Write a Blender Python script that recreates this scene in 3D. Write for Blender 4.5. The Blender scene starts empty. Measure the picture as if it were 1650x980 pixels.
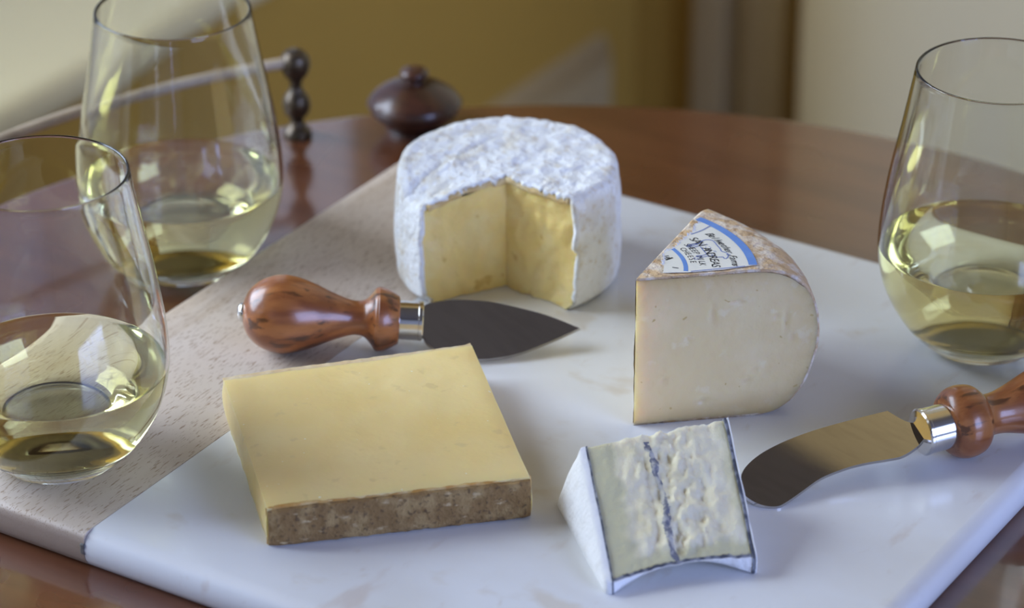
import bpy, bmesh, math, random
from mathutils import Vector, Matrix, noise

# ------------------------------------------------------------------ scene, camera, light
sc = bpy.context.scene
COL = sc.collection
CM = 0.01
Z0 = 0.76                      # height of the board's top above the floor (m); models are written in cm from there
R = math.radians

cam_d = bpy.data.cameras.new('camera'); cam = bpy.data.objects.new('camera', cam_d); COL.objects.link(cam)
cam.location = (0.6762, -1.0822, Z0 + 0.6671)
cam.rotation_euler = (R(90 - 27.6), 0, R(32))
cam_d.sensor_width = 36; cam_d.lens = 36 * 5250 / 1650
cam_d.clip_start = 0.05; cam_d.clip_end = 50
cam_d.dof.use_dof = True; cam_d.dof.focus_distance = 1.315; cam_d.dof.aperture_fstop = 7.5
sc.camera = cam

sc.view_settings.view_transform = 'Standard'; sc.view_settings.look = 'None'
sc.view_settings.gamma = 1; sc.view_settings.use_curve_mapping = False
sc.view_settings.exposure = 0.13
sc.cycles.max_bounces = 28; sc.cycles.transmission_bounces = 28; sc.cycles.glossy_bounces = 8; sc.cycles.diffuse_bounces = 5

w = bpy.data.worlds.new('daylight'); sc.world = w; w.use_nodes = True
w.node_tree.nodes['Background'].inputs[0].default_value = (0.75, 0.85, 1.0, 1)
w.node_tree.nodes['Background'].inputs[1].default_value = 0.6

def area(name, loc, rot, sx, sy, power, col):
    l = bpy.data.lights.new(name, 'AREA'); l.shape = 'RECTANGLE'; l.size = sx; l.size_y = sy
    l.energy = power; l.color = col
    o = bpy.data.objects.new(name, l); COL.objects.link(o); o.location = loc; o.rotation_euler = rot
    return o
# daylight coming in through the window over the sill, and through the window in the opposite wall
area('window_daylight', (-0.93, -0.34, 1.36), (0, R(-90), 0), 0.86, 0.90, 27.5, (0.69, 0.81, 1.0))
area('far_window_daylight', (2.56, -0.75, 1.55), (0, R(90), 0), 1.30, 1.35, 62, (0.37, 0.50, 1.0))

# ------------------------------------------------------------------ helpers
def srgb(r, g, b):
    f = lambda c: (c / 255 / 12.92) if c / 255 <= 0.04045 else ((c / 255 + 0.055) / 1.055) ** 2.4
    return (f(r), f(g), f(b), 1)

MATS = {}
def mat(name, base, rough=0.5, layers=(), bumps=(), sss=0, sss_r=(1, .6, .3), sss_s=.004, metal=0, coat=0, spec=.5, rlayer=None, rot=None, attr=None):
    """layers: (scale xyz, detail, lo, hi, colour, strength) mixed over base by object-space noise; bumps: (scale xyz, detail, distance m)"""
    m = bpy.data.materials.new(name); m.use_nodes = True; nt = m.node_tree; N = nt.nodes; L = nt.links
    b = N['Principled BSDF']; tc = N.new('ShaderNodeTexCoord')
    def nz(scale, detail, kind='noise'):
        mp = N.new('ShaderNodeMapping'); mp.inputs['Scale'].default_value = scale if hasattr(scale, '__len__') else (scale,) * 3
        src = tc.outputs['Object']
        if rot is not None:
            m0 = N.new('ShaderNodeMapping'); m0.inputs['Rotation'].default_value = (0, 0, -rot); L.new(src, m0.inputs[0]); src = m0.outputs[0]
        L.new(src, mp.inputs[0])
        n = N.new('ShaderNodeTexNoise'); n.inputs['Scale'].default_value = 1; n.inputs['Detail'].default_value = detail
        L.new(mp.outputs[0], n.inputs['Vector']); return n.outputs['Fac']
    def ramp(src, lo, hi, k):
        r = N.new('ShaderNodeMapRange'); r.inputs[1].default_value = lo; r.inputs[2].default_value = hi
        r.inputs[3].default_value = 0; r.inputs[4].default_value = k; r.interpolation_type = 'SMOOTHSTEP'
        L.new(src, r.inputs[0]); return r.outputs[0]
    c = None
    for (s, d, lo, hi, colr, k) in layers:
        x = N.new('ShaderNodeMix'); x.data_type = 'RGBA'; x.inputs[6].default_value = base; x.inputs[7].default_value = colr
        if c is not None: L.new(c, x.inputs[6])
        L.new(ramp(nz(s, d), lo, hi, k), x.inputs[0]); c = x.outputs[2]
    b.inputs['Base Color'].default_value = base
    if attr:
        at = N.new('ShaderNodeAttribute'); at.attribute_name = attr[0]; x = N.new('ShaderNodeMix'); x.data_type = 'RGBA'
        L.new(at.outputs['Fac'], x.inputs[0]); L.new(c, x.inputs[6]); x.inputs[7].default_value = attr[1]; c = x.outputs[2]
    if c is not None: L.new(c, b.inputs['Base Color'])
    b.inputs['Roughness'].default_value = rough; b.inputs['Metallic'].default_value = metal
    b.inputs['Specular IOR Level'].default_value = spec
    b.inputs['Coat Weight'].default_value = coat; b.inputs['Coat Roughness'].default_value = .08
    if sss:
        b.inputs['Subsurface Weight'].default_value = sss; b.inputs['Subsurface Radius'].default_value = sss_r
        b.inputs['Subsurface Scale'].default_value = sss_s
    if rlayer:
        s, d, lo, hi = rlayer
        r = N.new('ShaderNodeMapRange'); r.inputs[3].default_value = lo; r.inputs[4].default_value = hi
        L.new(nz(s, d), r.inputs[0]); L.new(r.outputs[0], b.inputs['Roughness'])
    prev = None
    for (s, d, dist) in bumps:
        bp = N.new('ShaderNodeBump'); bp.inputs['Distance'].default_value = dist; bp.inputs['Strength'].default_value = 1
        L.new(nz(s, d), bp.inputs['Height'])
        if prev: L.new(prev, bp.inputs['Normal'])
        prev = bp.outputs[0]
    if prev: L.new(prev, b.inputs['Normal'])
    MATS[name] = m
    return m

def glassmat(name, col, ior, rough=0.0, absorb=None):
    m = bpy.data.materials.new(name); m.use_nodes = True; nt = m.node_tree
    for n in list(nt.nodes):
        if n.type == 'BSDF_PRINCIPLED': nt.nodes.remove(n)
    g = nt.nodes.new('ShaderNodeBsdfGlass'); g.inputs['Color'].default_value = col; g.inputs['IOR'].default_value = ior
    g.inputs['Roughness'].default_value = rough
    out = nt.nodes['Material Output']; nt.links.new(g.outputs[0], out.inputs['Surface'])
    if absorb:
        v = nt.nodes.new('ShaderNodeVolumeAbsorption'); v.inputs['Color'].default_value = absorb[0]; v.inputs['Density'].default_value = absorb[1]
        nt.links.new(v.outputs[0], out.inputs['Volume'])
    MATS[name] = m; return m

def P(v): return Vector((v[0] * CM, v[1] * CM, Z0 + v[2] * CM))

def tag(o, label, cat=None, group=None, kind=None):
    if label: o['label'] = label
    if cat: o['category'] = cat
    if group: o['group'] = group
    if kind: o['kind'] = kind
    return o

def thing(name, origin, label, cat, group=None):
    o = bpy.data.objects.new(name, None); COL.objects.link(o); o.empty_display_size = .01
    o.location = P(origin); tag(o, label, cat, group); return o

def mesh(name, verts, faces, m, parent=None, smooth=40, origin=None):
    """verts in cm, world; linked as one mesh object, local to its parent's origin"""
    root = parent
    base = Vector((0, 0, 0))
    while root is not None:
        base = base + root.location; root = root.parent
    o0 = base if parent is not None else (P(origin) if origin is not None else Vector((0, 0, 0)))
    me = bpy.data.meshes.new(name)
    me.from_pydata([tuple(P(v) - o0) for v in verts], [], faces)
    bm = bmesh.new(); bm.from_mesh(me); bmesh.ops.recalc_face_normals(bm, faces=bm.faces); bm.to_mesh(me); bm.free()
    if smooth:
        me.polygons.foreach_set('use_smooth', [True] * len(me.polygons))
        me.set_sharp_from_angle(angle=R(smooth))
    me.materials.append(MATS[m] if isinstance(m, str) else m)
    o = bpy.data.objects.new(name, me); COL.objects.link(o)
    if parent is not None: o.parent = parent
    else: o.location = o0
    return o

def spline(pts, n=6):
    """Catmull-Rom through 2-D points"""
    out = []
    for i in range(len(pts) - 1):
        p0 = pts[max(i - 1, 0)]; p1 = pts[i]; p2 = pts[i + 1]; p3 = pts[min(i + 2, len(pts) - 1)]
        for k in range(n):
            t = k / n
            out.append(tuple(.5 * ((2 * b) + (c - a) * t + (2 * a - 5 * b + 4 * c - d) * t * t + (3 * b - a - 3 * c + d) * t ** 3)
                             for a, b, c, d in zip(p0, p1, p2, p3)))
    out.append(tuple(pts[-1])); return out

def lathe(prof, o, axis=(0, 0, 1), seg=48, closed=True):
    """prof: (radius, distance along axis); returns verts, faces in cm"""
    a = Vector(axis).normalized(); u = a.orthogonal().normalized(); v = a.cross(u); o = Vector(o)
    V, F, rings = [], [], []
    for r_, s in prof:
        if abs(r_) < 1e-6:
            V.append(o + a * s); rings.append([len(V) - 1])
        else:
            st = len(V)
            for k in range(seg):
                t = 2 * math.pi * k / seg; V.append(o + a * s + (u * math.cos(t) + v * math.sin(t)) * r_)
            rings.append(list(range(st, st + seg)))
    for A, B in zip(rings, rings[1:]):
        if len(A) == 1 and len(B) == 1: continue
        for k in range(seg):
            k2 = (k + 1) % seg
            if len(A) == 1: F.append((A[0], B[k], B[k2]))
            elif len(B) == 1: F.append((A[k], B[0], A[k2]))
            else: F.append((A[k], B[k], B[k2], A[k2]))
    return V, F

def box(x0, x1, y0, y1, z0, z1, bev=0, seg=3):
    bm = bmesh.new(); bmesh.ops.create_cube(bm, size=1)
    for v in bm.verts:
        v.co = Vector((x0 + (v.co.x + .5) * (x1 - x0), y0 + (v.co.y + .5) * (y1 - y0), z0 + (v.co.z + .5) * (z1 - z0)))
    if bev: bmesh.ops.bevel(bm, geom=list(bm.edges), offset=bev, segments=seg, profile=.5, affect='EDGES')
    bm.verts.index_update()
    V = [v.co.copy() for v in bm.verts]; F = [tuple(v.index for v in f.verts) for f in bm.faces]; bm.free()
    return V, F

def tube(path, rad, seg=12, caps=True, sq=1.0):
    V, F = [], []; n = len(path)
    for i, p in enumerate(path):
        p = Vector(p); t = (Vector(path[min(i + 1, n - 1)]) - Vector(path[max(i - 1, 0)])).normalized()
        u = t.cross(Vector((0, 0, 1))).normalized(); v = u.cross(t)
        for k in range(seg):
            a = 2 * math.pi * k / seg; V.append(p + u * math.cos(a) * rad + v * math.sin(a) * rad * sq)
    for i in range(n - 1):
        for k in range(seg):
            k2 = (k + 1) % seg; F.append((i * seg + k, i * seg + k2, (i + 1) * seg + k2, (i + 1) * seg + k))
    if caps: F += [tuple(range(seg)), tuple((n - 1) * seg + k for k in range(seg))]
    return V, F

def nz(x, y, z=0, s=1.0): return noise.noise(Vector((x * s, y * s, z * s)))
def fbm(x, y, z=0, s=1.0, o=3): return noise.fractal(Vector((x * s, y * s, z * s)), 1.0, 2.0, o)

# ------------------------------------------------------------------ materials
mat('ochre_paint', (0.48, 0.29, 0.048, 1), .7, [((3, 3, 3), 2, .4, .7, (0.44, 0.265, 0.042, 1), .5)])
mat('cream_paint', (0.88, 0.76, 0.48, 1), .55, [((4, 4, 4), 2, .4, .7, (0.80, 0.68, 0.42, 1), .5)])
mat('trim_paint', (0.50, 0.38, 0.19, 1), .5, [((5, 5, 5), 2, .4, .7, (0.46, 0.35, 0.17, 1), .5)])
mat('sill_paint', (0.82, 0.72, 0.42, 1), .35, [((5, 5, 5), 2, .4, .7, (0.78, 0.68, 0.39, 1), .5)])
mat('ceiling_paint', (0.13, 0.105, 0.085, 1), .7, [((3, 30, 3), 3, .4, .7, (0.10, 0.08, 0.06, 1), .5)])
mat('panel_paint', (0.30, 0.22, 0.085, 1), .6, [((5, 5, 5), 2, .4, .7, (0.28, 0.20, 0.075, 1), .5)])
mat('grey_paint', (0.50, 0.50, 0.50, 1), .7, [((5, 5, 5), 2, .4, .7, (0.46, 0.46, 0.46, 1), .5)])
mat('white_paint', (0.82, 0.82, 0.80, 1), .5, [((5, 5, 5), 2, .4, .7, (0.78, 0.78, 0.76, 1), .5)])
mat('added_soffit_paint', (0.88, 0.62, 0.25, 1), .6, [((5, 5, 5), 2, .4, .7, (0.85, 0.59, 0.23, 1), .5)])
mat('floor_wood', (0.12, 0.06, 0.03, 1), .4, [((2, 30, 2), 4, .35, .7, (0.07, 0.033, 0.016, 1), .8)])
mat('mahogany', (0.135, 0.046, 0.018, 1), .26, [((8, 60, 8), 5, .35, .7, (0.08, 0.024, 0.010, 1), .7), ((4, 9, 4), 3, .45, .8, (0.165, 0.060, 0.024, 1), .5)],
    coat=1.0, rlayer=((12, 12, 12), 3, .22, .34))
MATS['mahogany'].node_tree.nodes['Principled BSDF'].inputs['Coat IOR'].default_value = 1.62
mat('board_wood', (0.57, 0.47, 0.375, 1), .5, [((22, 5, 22), 3, .35, .7, (0.61, 0.525, 0.44, 1), .8), ((90, 14, 90), 4, .5, .72, (0.50, 0.39, 0.285, 1), .6),
    ((1900, 200, 1900), 2, .585, .66, (0.27, 0.165, 0.09, 1), .8)], [((600, 60, 600), 2, .00008)], attr=('end_grain', (0.29, 0.215, 0.165, 1)))
mat('marble', (0.76, 0.775, 0.79, 1), .22, [((7, 11, 7), 4, .42, .75, (0.66, 0.645, 0.61, 1), .75), ((28, 40, 28), 4, .60, .75, (0.60, 0.52, 0.40, 1), .5),
    ((50, 16, 50), 5, .62, .74, (0.55, 0.44, 0.36, 1), .45), ((140, 60, 140), 4, .64, .80, (0.55, 0.46, 0.36, 1), .35)], sss=.15, sss_r=(1, .95, .9), sss_s=.003)
mat('filler_grey', (0.10, 0.095, 0.09, 1), .5, [((300, 300, 300), 2, .4, .6, (0.2, 0.19, 0.18, 1), .6)])
mat('brie_rind', (0.85, 0.87, 0.88, 1), .85, [((75, 75, 75), 3, .46, .66, (0.70, 0.655, 0.56, 1), .65), ((300, 300, 300), 4, .56, .68, (0.60, 0.50, 0.34, 1), .5), ((130, 130, 130), 2, .52, .64, (0.88, 0.90, 0.92, 1), .8)],
    [((900, 900, 900), 3, .0003), ((170, 170, 170), 3, .0022), ((420, 420, 420), 3, .0008)], sss=.2, sss_r=(1, .9, .8), sss_s=.002)
mat('brie_paste', (0.88, 0.67, 0.25, 1), .42, [((60, 60, 60), 3, .4, .7, (0.90, 0.75, 0.37, 1), .8), ((130, 130, 130), 2, .64, .72, (0.66, 0.43, 0.12, 1), .7)],
    [((160, 160, 160), 4, .0012)], sss=.5, sss_r=(1, .65, .25), sss_s=.006)
mat('brie_crust', (0.60, 0.43, 0.19, 1), .7, [((160, 160, 160), 3, .4, .7, (0.74, 0.62, 0.38, 1), .8)], [((400, 400, 400), 3, .0006)], sss=.3, sss_r=(1, .6, .25), sss_s=.003)
mat('tan_rind', (0.62, 0.43, 0.24, 1), .8, [((160, 160, 160), 4, .42, .62, (0.76, 0.66, 0.53, 1), .9), ((260, 260, 260), 3, .5, .7, (0.48, 0.29, 0.12, 1), .6)],
    [((230, 230, 230), 3, .0022), ((900, 900, 900), 2, .0003)], sss=.1, sss_s=.002)
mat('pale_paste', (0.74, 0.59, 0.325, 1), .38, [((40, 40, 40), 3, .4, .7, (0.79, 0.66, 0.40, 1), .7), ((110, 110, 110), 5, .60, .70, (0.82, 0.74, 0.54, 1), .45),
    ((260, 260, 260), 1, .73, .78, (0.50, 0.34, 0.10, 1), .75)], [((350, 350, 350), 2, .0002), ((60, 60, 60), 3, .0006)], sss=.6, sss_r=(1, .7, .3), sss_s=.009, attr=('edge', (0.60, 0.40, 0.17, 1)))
mat('label_paper', (0.80, 0.78, 0.68, 1), .6, [((60, 60, 60), 3, .4, .7, (0.74, 0.72, 0.61, 1), .6)], [((160, 160, 160), 2, .0002)])
mat('label_blue', (0.13, 0.27, 0.62, 1), .6, [((200, 200, 200), 2, .4, .7, (0.17, 0.32, 0.66, 1), .6)])
mat('print_blue', (0.14, 0.20, 0.50, 1), .6, [((300, 300, 300), 2, .4, .7, (0.2, 0.26, 0.5, 1), .6)])
mat('print_black', (0.03, 0.03, 0.03, 1), .6, [((300, 300, 300), 2, .4, .7, (0.06, 0.06, 0.06, 1), .6)])
mat('paper_torn', (0.85, 0.85, 0.83, 1), .9, [((300, 300, 300), 2, .4, .7, (0.7, 0.66, 0.58, 1), .5)])
mat('alpine_paste', (0.80, 0.60, 0.235, 1), .36, [((25, 25, 25), 3, .35, .7, (0.84, 0.67, 0.31, 1), .8), ((330, 330, 330), 1, .76, .80, (0.9, 0.88, 0.78, 1), .8),
    ((120, 120, 120), 4, .62, .72, (0.66, 0.50, 0.23, 1), .5)], [((60, 60, 60), 3, .0006), ((300, 300, 300), 2, .00015)], sss=.55, sss_r=(1, .7, .3), sss_s=.007)
mat('alpine_rind', (0.25, 0.145, 0.05, 1), .9, [((120, 120, 120), 5, .45, .65, (0.38, 0.25, 0.10, 1), .9), ((500, 500, 500), 3, .55, .7, (0.085, 0.05, 0.025, 1), .7),
    ((140, 140, 300), 5, .60, .70, (0.56, 0.42, 0.22, 1), .75)], [((500, 500, 500), 4, .0011)])
mat('orange_rind', (0.52, 0.26, 0.05, 1), .7, [((120, 120, 120), 3, .4, .7, (0.72, 0.52, 0.22, 1), .9)], [((400, 400, 400), 3, .0004)], sss=.2, sss_s=.002)
mat('goat_paste', (0.80, 0.735, 0.53, 1), .7, [((120, 120, 120), 4, .48, .66, (0.70, 0.62, 0.38, 1), .55), ((60, 60, 60), 3, .5, .7, (0.85, 0.81, 0.66, 1), .7)],
    [((300, 300, 300), 4, .0006), ((900, 900, 900), 2, .0002)], sss=.4, sss_r=(1, .8, .5), sss_s=.004, attr=('cream', (0.60, 0.565, 0.36, 1)))
mat('goat_cream', (0.62, 0.60, 0.42, 1), .4, [((60, 60, 60), 3, .4, .7, (0.70, 0.68, 0.53, 1), .8)], [((260, 260, 260), 3, .0004)], sss=.5, sss_r=(1, .8, .4), sss_s=.006)
mat('goat_rind', (0.85, 0.85, 0.84, 1), .85, [((120, 120, 120), 3, .5, .7, (0.76, 0.75, 0.72, 1), .6)], [((600, 600, 600), 3, .0004), ((150, 150, 150), 2, .0006)], sss=.25, sss_r=(1, .95, .9), sss_s=.003)
mat('ash', (0.075, 0.08, 0.10, 1), .9, [((250, 250, 250), 4, .42, .62, (0.30, 0.31, 0.34, 1), .85)], [((700, 700, 700), 3, .0005)])
mat('ash_blue', (0.17, 0.175, 0.215, 1), .9, [((220, 220, 220), 4, .42, .60, (0.58, 0.56, 0.50, 1), .85)], [((700, 700, 700), 3, .0005)])
mat('pale_crust', (0.62, 0.46, 0.25, 1), .6, [((120, 120, 120), 3, .4, .7, (0.70, 0.58, 0.38, 1), .9)], [((400, 400, 400), 3, .0004)], sss=.3, sss_s=.003)
def woodgrain(name, a, b_, c_, sc_=60, rot=None):
    return mat(name, a, .3, [((sc_ * .35, sc_ * 2.2, sc_ * 2.2), 4, .40, .60, b_, 1.0), ((sc_ * .40, sc_ * 3.6, sc_ * 3.6), 4, .55, .66, c_, .8), ((sc_ * .35, sc_ * 1.0, sc_ * 1.0), 3, .56, .68, c_, .8)],
               coat=.25, rlayer=((40, 40, 40), 2, .24, .36), rot=rot)
woodgrain('olive_wood', (0.35, 0.125, 0.036, 1), (0.22, 0.068, 0.02, 1), (0.050, 0.019, 0.009, 1), rot=R(33.5))
woodgrain('olive_wood_light', (0.38, 0.145, 0.046, 1), (0.25, 0.080, 0.024, 1), (0.060, 0.023, 0.011, 1), rot=R(56))
woodgrain('dark_turned_wood', (0.075, 0.026, 0.014, 1), (0.04, 0.014, 0.008, 1), (0.03, 0.01, 0.006, 1))
mat('bronze', (0.10, 0.075, 0.05, 1), .32, [((90, 90, 90), 3, .4, .7, (0.055, 0.045, 0.035, 1), .7)], metal=.7)
mat('rail_wood', (0.52, 0.42, 0.30, 1), .4, [((60, 60, 60), 3, .4, .7, (0.30, 0.23, 0.16, 1), .7)])
mat('steel', (0.62, 0.59, 0.55, 1), .1, [((60, 300, 60), 2, .4, .7, (0.54, 0.51, 0.47, 1), .6)], metal=1, rlayer=((80, 80, 80), 3, .02, .05))
mat('polished_steel', (0.72, 0.70, 0.67, 1), .12, [((200, 200, 200), 2, .4, .7, (0.66, 0.64, 0.60, 1), .6)], metal=1, rlayer=((80, 80, 80), 3, .10, .2))
glassmat('clear_glass', (0.985, 0.99, 0.985, 1), 1.48)
glassmat('white_wine', (0.985, 0.98, 0.90, 1), 1.34, absorb=((0.92, 0.81, 0.14, 1), 9.5))

# ------------------------------------------------------------------ the room (cm, z from the board's top: floor at -76)
FZ, CZ = -76.0, 180.0
WX, BY, RX, FY = -60.0, 116.0, 262.0, -260.0
def struct(name, V, F, m, label, parent=None, smooth=30):
    o = mesh(name, V, F, m, parent, smooth)
    if parent is None: tag(o, label, kind='structure')
    return o
struct('floor', *box(WX - 40, RX + 12, FY - 12, BY + 12, FZ - 6, FZ), 'floor_wood', 'dark brown wooden floor under the round table')
struct('ceiling', *box(WX - 40, RX + 12, FY - 12, BY + 12, CZ, CZ + 6), 'ceiling_paint', 'dark brown timber ceiling of the room')
struct('added_soffit', *box(WX - 30, RX, 51.5, BY - .5, 150, CZ - .2), 'added_soffit_paint', 'unseen ochre soffit added along the back wall for the spreader blade to reflect')  # added out of view; its reflection gives the spreader blade an ochre half
def multi(*boxes):
    V, F = [], []
    for b in boxes:
        v, f = b; n = len(V); V += v; F += [tuple(i + n for i in q) for q in f]
    return V, F
SZ = -17.0      # sill height
wy0, wy1, wz1 = -112.0, 73.0, 118.0      # the window bay; the window itself is an opening in the bay's back
oy0, oy1, oz0, oz1 = -79.0, 11.0, 15.0, 106.0
AX0 = WX - 34
struct('wall_left', *multi(box(WX - 10, WX, FY, BY, FZ, SZ - 3.0), box(AX0 - 6, WX, wy1, BY, SZ - 3.0, CZ), box(AX0 - 6, WX, FY, wy0, SZ - 3.0, CZ),
                           box(AX0 - 6, WX, wy0, wy1, wz1, CZ), box(AX0 - 6, AX0, wy0, oy0, SZ - 3, wz1), box(AX0 - 6, AX0, oy1, wy1, SZ - 3, wz1),
                           box(AX0 - 6, AX0, oy0, oy1, SZ - 3, oz0), box(AX0 - 6, AX0, oy0, oy1, oz1, wz1)), 'ochre_paint', 'ochre yellow wall below and around the window bay')
struct('added_lining', *multi(box(AX0, WX - .3, wy1 - .6, wy1 + .01, SZ, wz1), box(AX0, AX0 + .6, oy1 + 1, wy1 - .6, SZ, wz1), box(AX0, AX0 + .6, oy0 - 30, oy1 + 1, SZ, oz0), box(AX0, WX - .3, wy0, wy0 + .6, SZ, wz1)),
       'white_paint', 'white painted lining boards added inside the window bay for the tabletop to reflect')  # added as a bright surface to lighten the tabletop's reflection on the left
struct('wall_back', *box(WX - 34, RX + 12, BY, BY + 10, FZ, CZ), 'ochre_paint', 'ochre yellow wall behind the round table')
struct('wall_right', *multi(box(RX, RX + 10, FY, -150, FZ, CZ), box(RX, RX + 10, -5, BY, FZ, CZ), box(RX, RX + 10, -150, -5, FZ, 10), box(RX, RX + 10, -150, -5, 150, CZ)),
       'grey_paint', 'pale grey wall with the far window')
struct('wall_front', *box(WX - 34, RX + 12, FY - 10, FY, FZ, CZ), 'grey_paint', 'pale grey wall facing the window corner')
# the window sill: a deep board with a bull-nosed front edge, and an apron strip below it
bm_sill = []
prof = [(WX - 34, SZ - 3.0), (WX - 34, SZ)] + [(WX + .2 + 1.5 * math.sin(R(a)), SZ - 1.5 + 1.5 * math.cos(R(a))) for a in range(0, 181, 18)]
V = [(x, y, z) for y in (wy0 - 6, wy1 + 6) for x, z in prof]; n = len(prof)
F = [(i, (i + 1) % n, (i + 1) % n + n, i + n) for i in range(n)] + [tuple(range(n)), tuple(range(n, 2 * n))]
struct('trim_1', V, F, 'sill_paint', 'pale cream window sill with a rounded front edge', smooth=60)
# window frames with glazing bars
def sash(name, x, y0, y1, z0, z1, ny, nzb, label):
    bx_ = [box(x, x + 2, y0 - 2, y0 + 2, z0 - 2, z1 + 2, .2), box(x, x + 2, y1 - 2, y1 + 2, z0 - 2, z1 + 2, .2), box(x, x + 2, y0, y1, z0 - 2, z0 + 2, .2), box(x, x + 2, y0, y1, z1 - 2, z1 + 2, .2)]
    for k in range(1, ny): y = y0 + (y1 - y0) * k / ny; bx_.append(box(x + .3, x + 1.7, y - .7, y + .7, z0, z1, .1))
    for k in range(1, nzb): z = z0 + (z1 - z0) * k / nzb; bx_.append(box(x + .3, x + 1.7, y0, y1, z - .7, z + .7, .1))
    return struct(name, *multi(*bx_), 'white_paint', label)
sash('window_1', AX0 + 1.6, oy0 + 1, oy1 - 1, oz0 + 1, oz1 - 1, 2, 2, 'white window frame in the bay over the sill')
sash('window_2', RX - 8.6, -143, -8, 14, 146, 2, 3, 'white window frame in the wall opposite the bay')
# raised frame mouldings of the panel on the wall below the window
def moulding(name, x, y0, y1, z0, z1, wd, dp, m, parent=None):
    V, F = [], []
    prof = [(0, 0), (0.15, dp * .6), (.35, dp), (.6, dp * .75), (.8, dp), (1, dp * .35), (1, 0)]
    for s_, d_ in prof:
        i = s_ * wd
        V += [(x + d_, y0 + i, z0 + i), (x + d_, y1 - i, z0 + i), (x + d_, y1 - i, z1 - i), (x + d_, y0 + i, z1 - i)]
    for k in range(len(prof) - 1):
        for j in range(4):
            F.append((k * 4 + j, k * 4 + (j + 1) % 4, (k + 1) * 4 + (j + 1) % 4, (k + 1) * 4 + j))
    return struct(name, V, F, m, 'pale raised moulding framing the panel on the wall below the window', parent, 60)
moulding('trim_2', WX, 20, 110.3, -72, -39.8, 5.0, 2.0, 'trim_paint')
o = mesh('panel', *box(WX - 1, WX + .5, 25.2, 105.1, -66.8, -45.0), 'panel_paint', bpy.data.objects['trim_2'])
# pilaster casing on the back wall and the cream wall beside it, its corner rounded to make a gradual shade
V, F = multi(box(-53.6, -50.4, BY - 2.2, BY + .5, FZ, CZ - 1, .5), box(-50.4, -48.6, BY - 1.0, BY + .5, FZ, CZ - 1, .2), box(-48.6, -44.9, BY - 2.2, BY + .5, FZ, CZ - 1, .5))
struct('trim_3', V, F, 'trim_paint', 'painted vertical casing on the back wall beside the cream wall')
prof = [(-43.2, BY + .5)] + [(-43.2 + 18 - 18 * math.cos(R(a)), BY - 13 * math.sin(R(a))) for a in range(0, 91, 6)] + [(150, BY - 13), (150, BY + .5)]
n = len(prof); V = [(x, y, z) for z in (FZ, CZ - 1) for x, y in prof]
F = [(i, (i + 1) % n, (i + 1) % n + n, i + n) for i in range(n)] + [tuple(range(n)), tuple(range(n, 2 * n))]
struct('wall_back_right', V, F, 'cream_paint', 'cream painted wall beside the casing, its corner rounded to make a gradual shade', smooth=60)

# ------------------------------------------------------------------ round table
TC = (8.0, -8.6); TR = 36.9; TZ = -1.6
t = thing('round_table', (TC[0], TC[1], FZ), 'polished round mahogany table under the cheese board', 'table')
pr = [(0, -1.2 - 1.6), (TR - 2, -2.8), (TR - .5, -2.7), (TR - .1, -2.3), (TR, -2.0), (TR - .06, -1.75), (TR - .25, -1.62), (TR - .5, TZ), (0, TZ)]
pr = [(a, b - (0 if b > -2.9 else 0)) for a, b in pr]
mesh('tabletop', *lathe(pr, (TC[0], TC[1], 0), seg=128), 'mahogany', t, 35)
mesh('pedestal', *lathe(spline([(0.01, -2.7), (9, -2.9), (9, -4), (4, -7), (3, -14), (5, -24), (6.5, -34), (4, -44), (3.6, -50), (5, -56), (5, -60), (0.01, -60.5)], 5), (TC[0], TC[1], 0), seg=40), 'mahogany', t)
for k in range(3):
    a = R(30 + 120 * k); c, s_ = math.cos(a), math.sin(a)
    mesh('foot', *tube([(TC[0] + c * q, TC[1] + s_ * q, z) for q, z in spline([(3, -56), (10, -59), (18, -66), (25, -73), (31, -74.2)], 4)], 1.8, 10), 'mahogany', t)

# ------------------------------------------------------------------ gallery rail on the table's rim
def turned(o, prof, n=4): return lathe(spline(prof, n), o, seg=32)
def arc_pt(a, z, rr=35.3): return (TC[0] + rr * math.cos(R(a)), TC[1] + rr * math.sin(R(a)), z)
gr = thing('gallery_rail', arc_pt(143.6, TZ), 'dark turned post with a thin curved rail along the table rim', 'rail')
postp = [(0.001, 0), (.62, 0), (.66, .12), (.6, .35), (.42, .55), (.3, .8), (.34, 1.0), (.55, 1.3), (.64, 1.7), (.55, 2.1), (.34, 2.45), (.26, 2.7), (.3, 2.95), (.34, 3.05), (.55, 3.35), (.68, 3.8), (.62, 4.2), (.4, 4.5), (.001, 4.6)]
postp = [(max(r_ * 1.1, .001), z * 1.02) for r_, z in postp]
for a in (143.6, 196):
    mesh('post', *turned(arc_pt(a, TZ), postp), 'bronze', gr, 60)
mesh('rail', *tube([arc_pt(a, 2.45) for a in [143.6 + k * 1.6 for k in range(33)]], .28, 10), 'rail_wood', gr, 60)

pt = thing('turned_wood_pot', (-15.9, 16.2, TZ), 'small dark turned wooden pot with a knobbed lid on the table rim', 'wooden pot')
po = (-15.9, 16.2, TZ)
mesh('body', *turned(po, [(0.001, 0), (1.35, 0), (1.4, .15), (1.5, .4), (1.95, .75), (2.25, 1.1), (2.3, 1.35), (2.22, 1.5), (0.001, 1.5)]), 'dark_turned_wood', pt, 50)
ld = mesh('lid', *turned(po, [(0.001, 1.45), (2.2, 1.45), (2.3, 1.52), (2.2, 1.75), (1.8, 2.1), (1.2, 2.45), (.75, 2.6), (0.001, 2.62)]), 'dark_turned_wood', pt, 50)
mesh('knob', *turned(po, [(0.001, 2.5), (.5, 2.55), (.5, 2.7), (.7, 2.95), (.68, 3.15), (.45, 3.3), (0.001, 3.33)]), 'dark_turned_wood', ld, 50)

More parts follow.
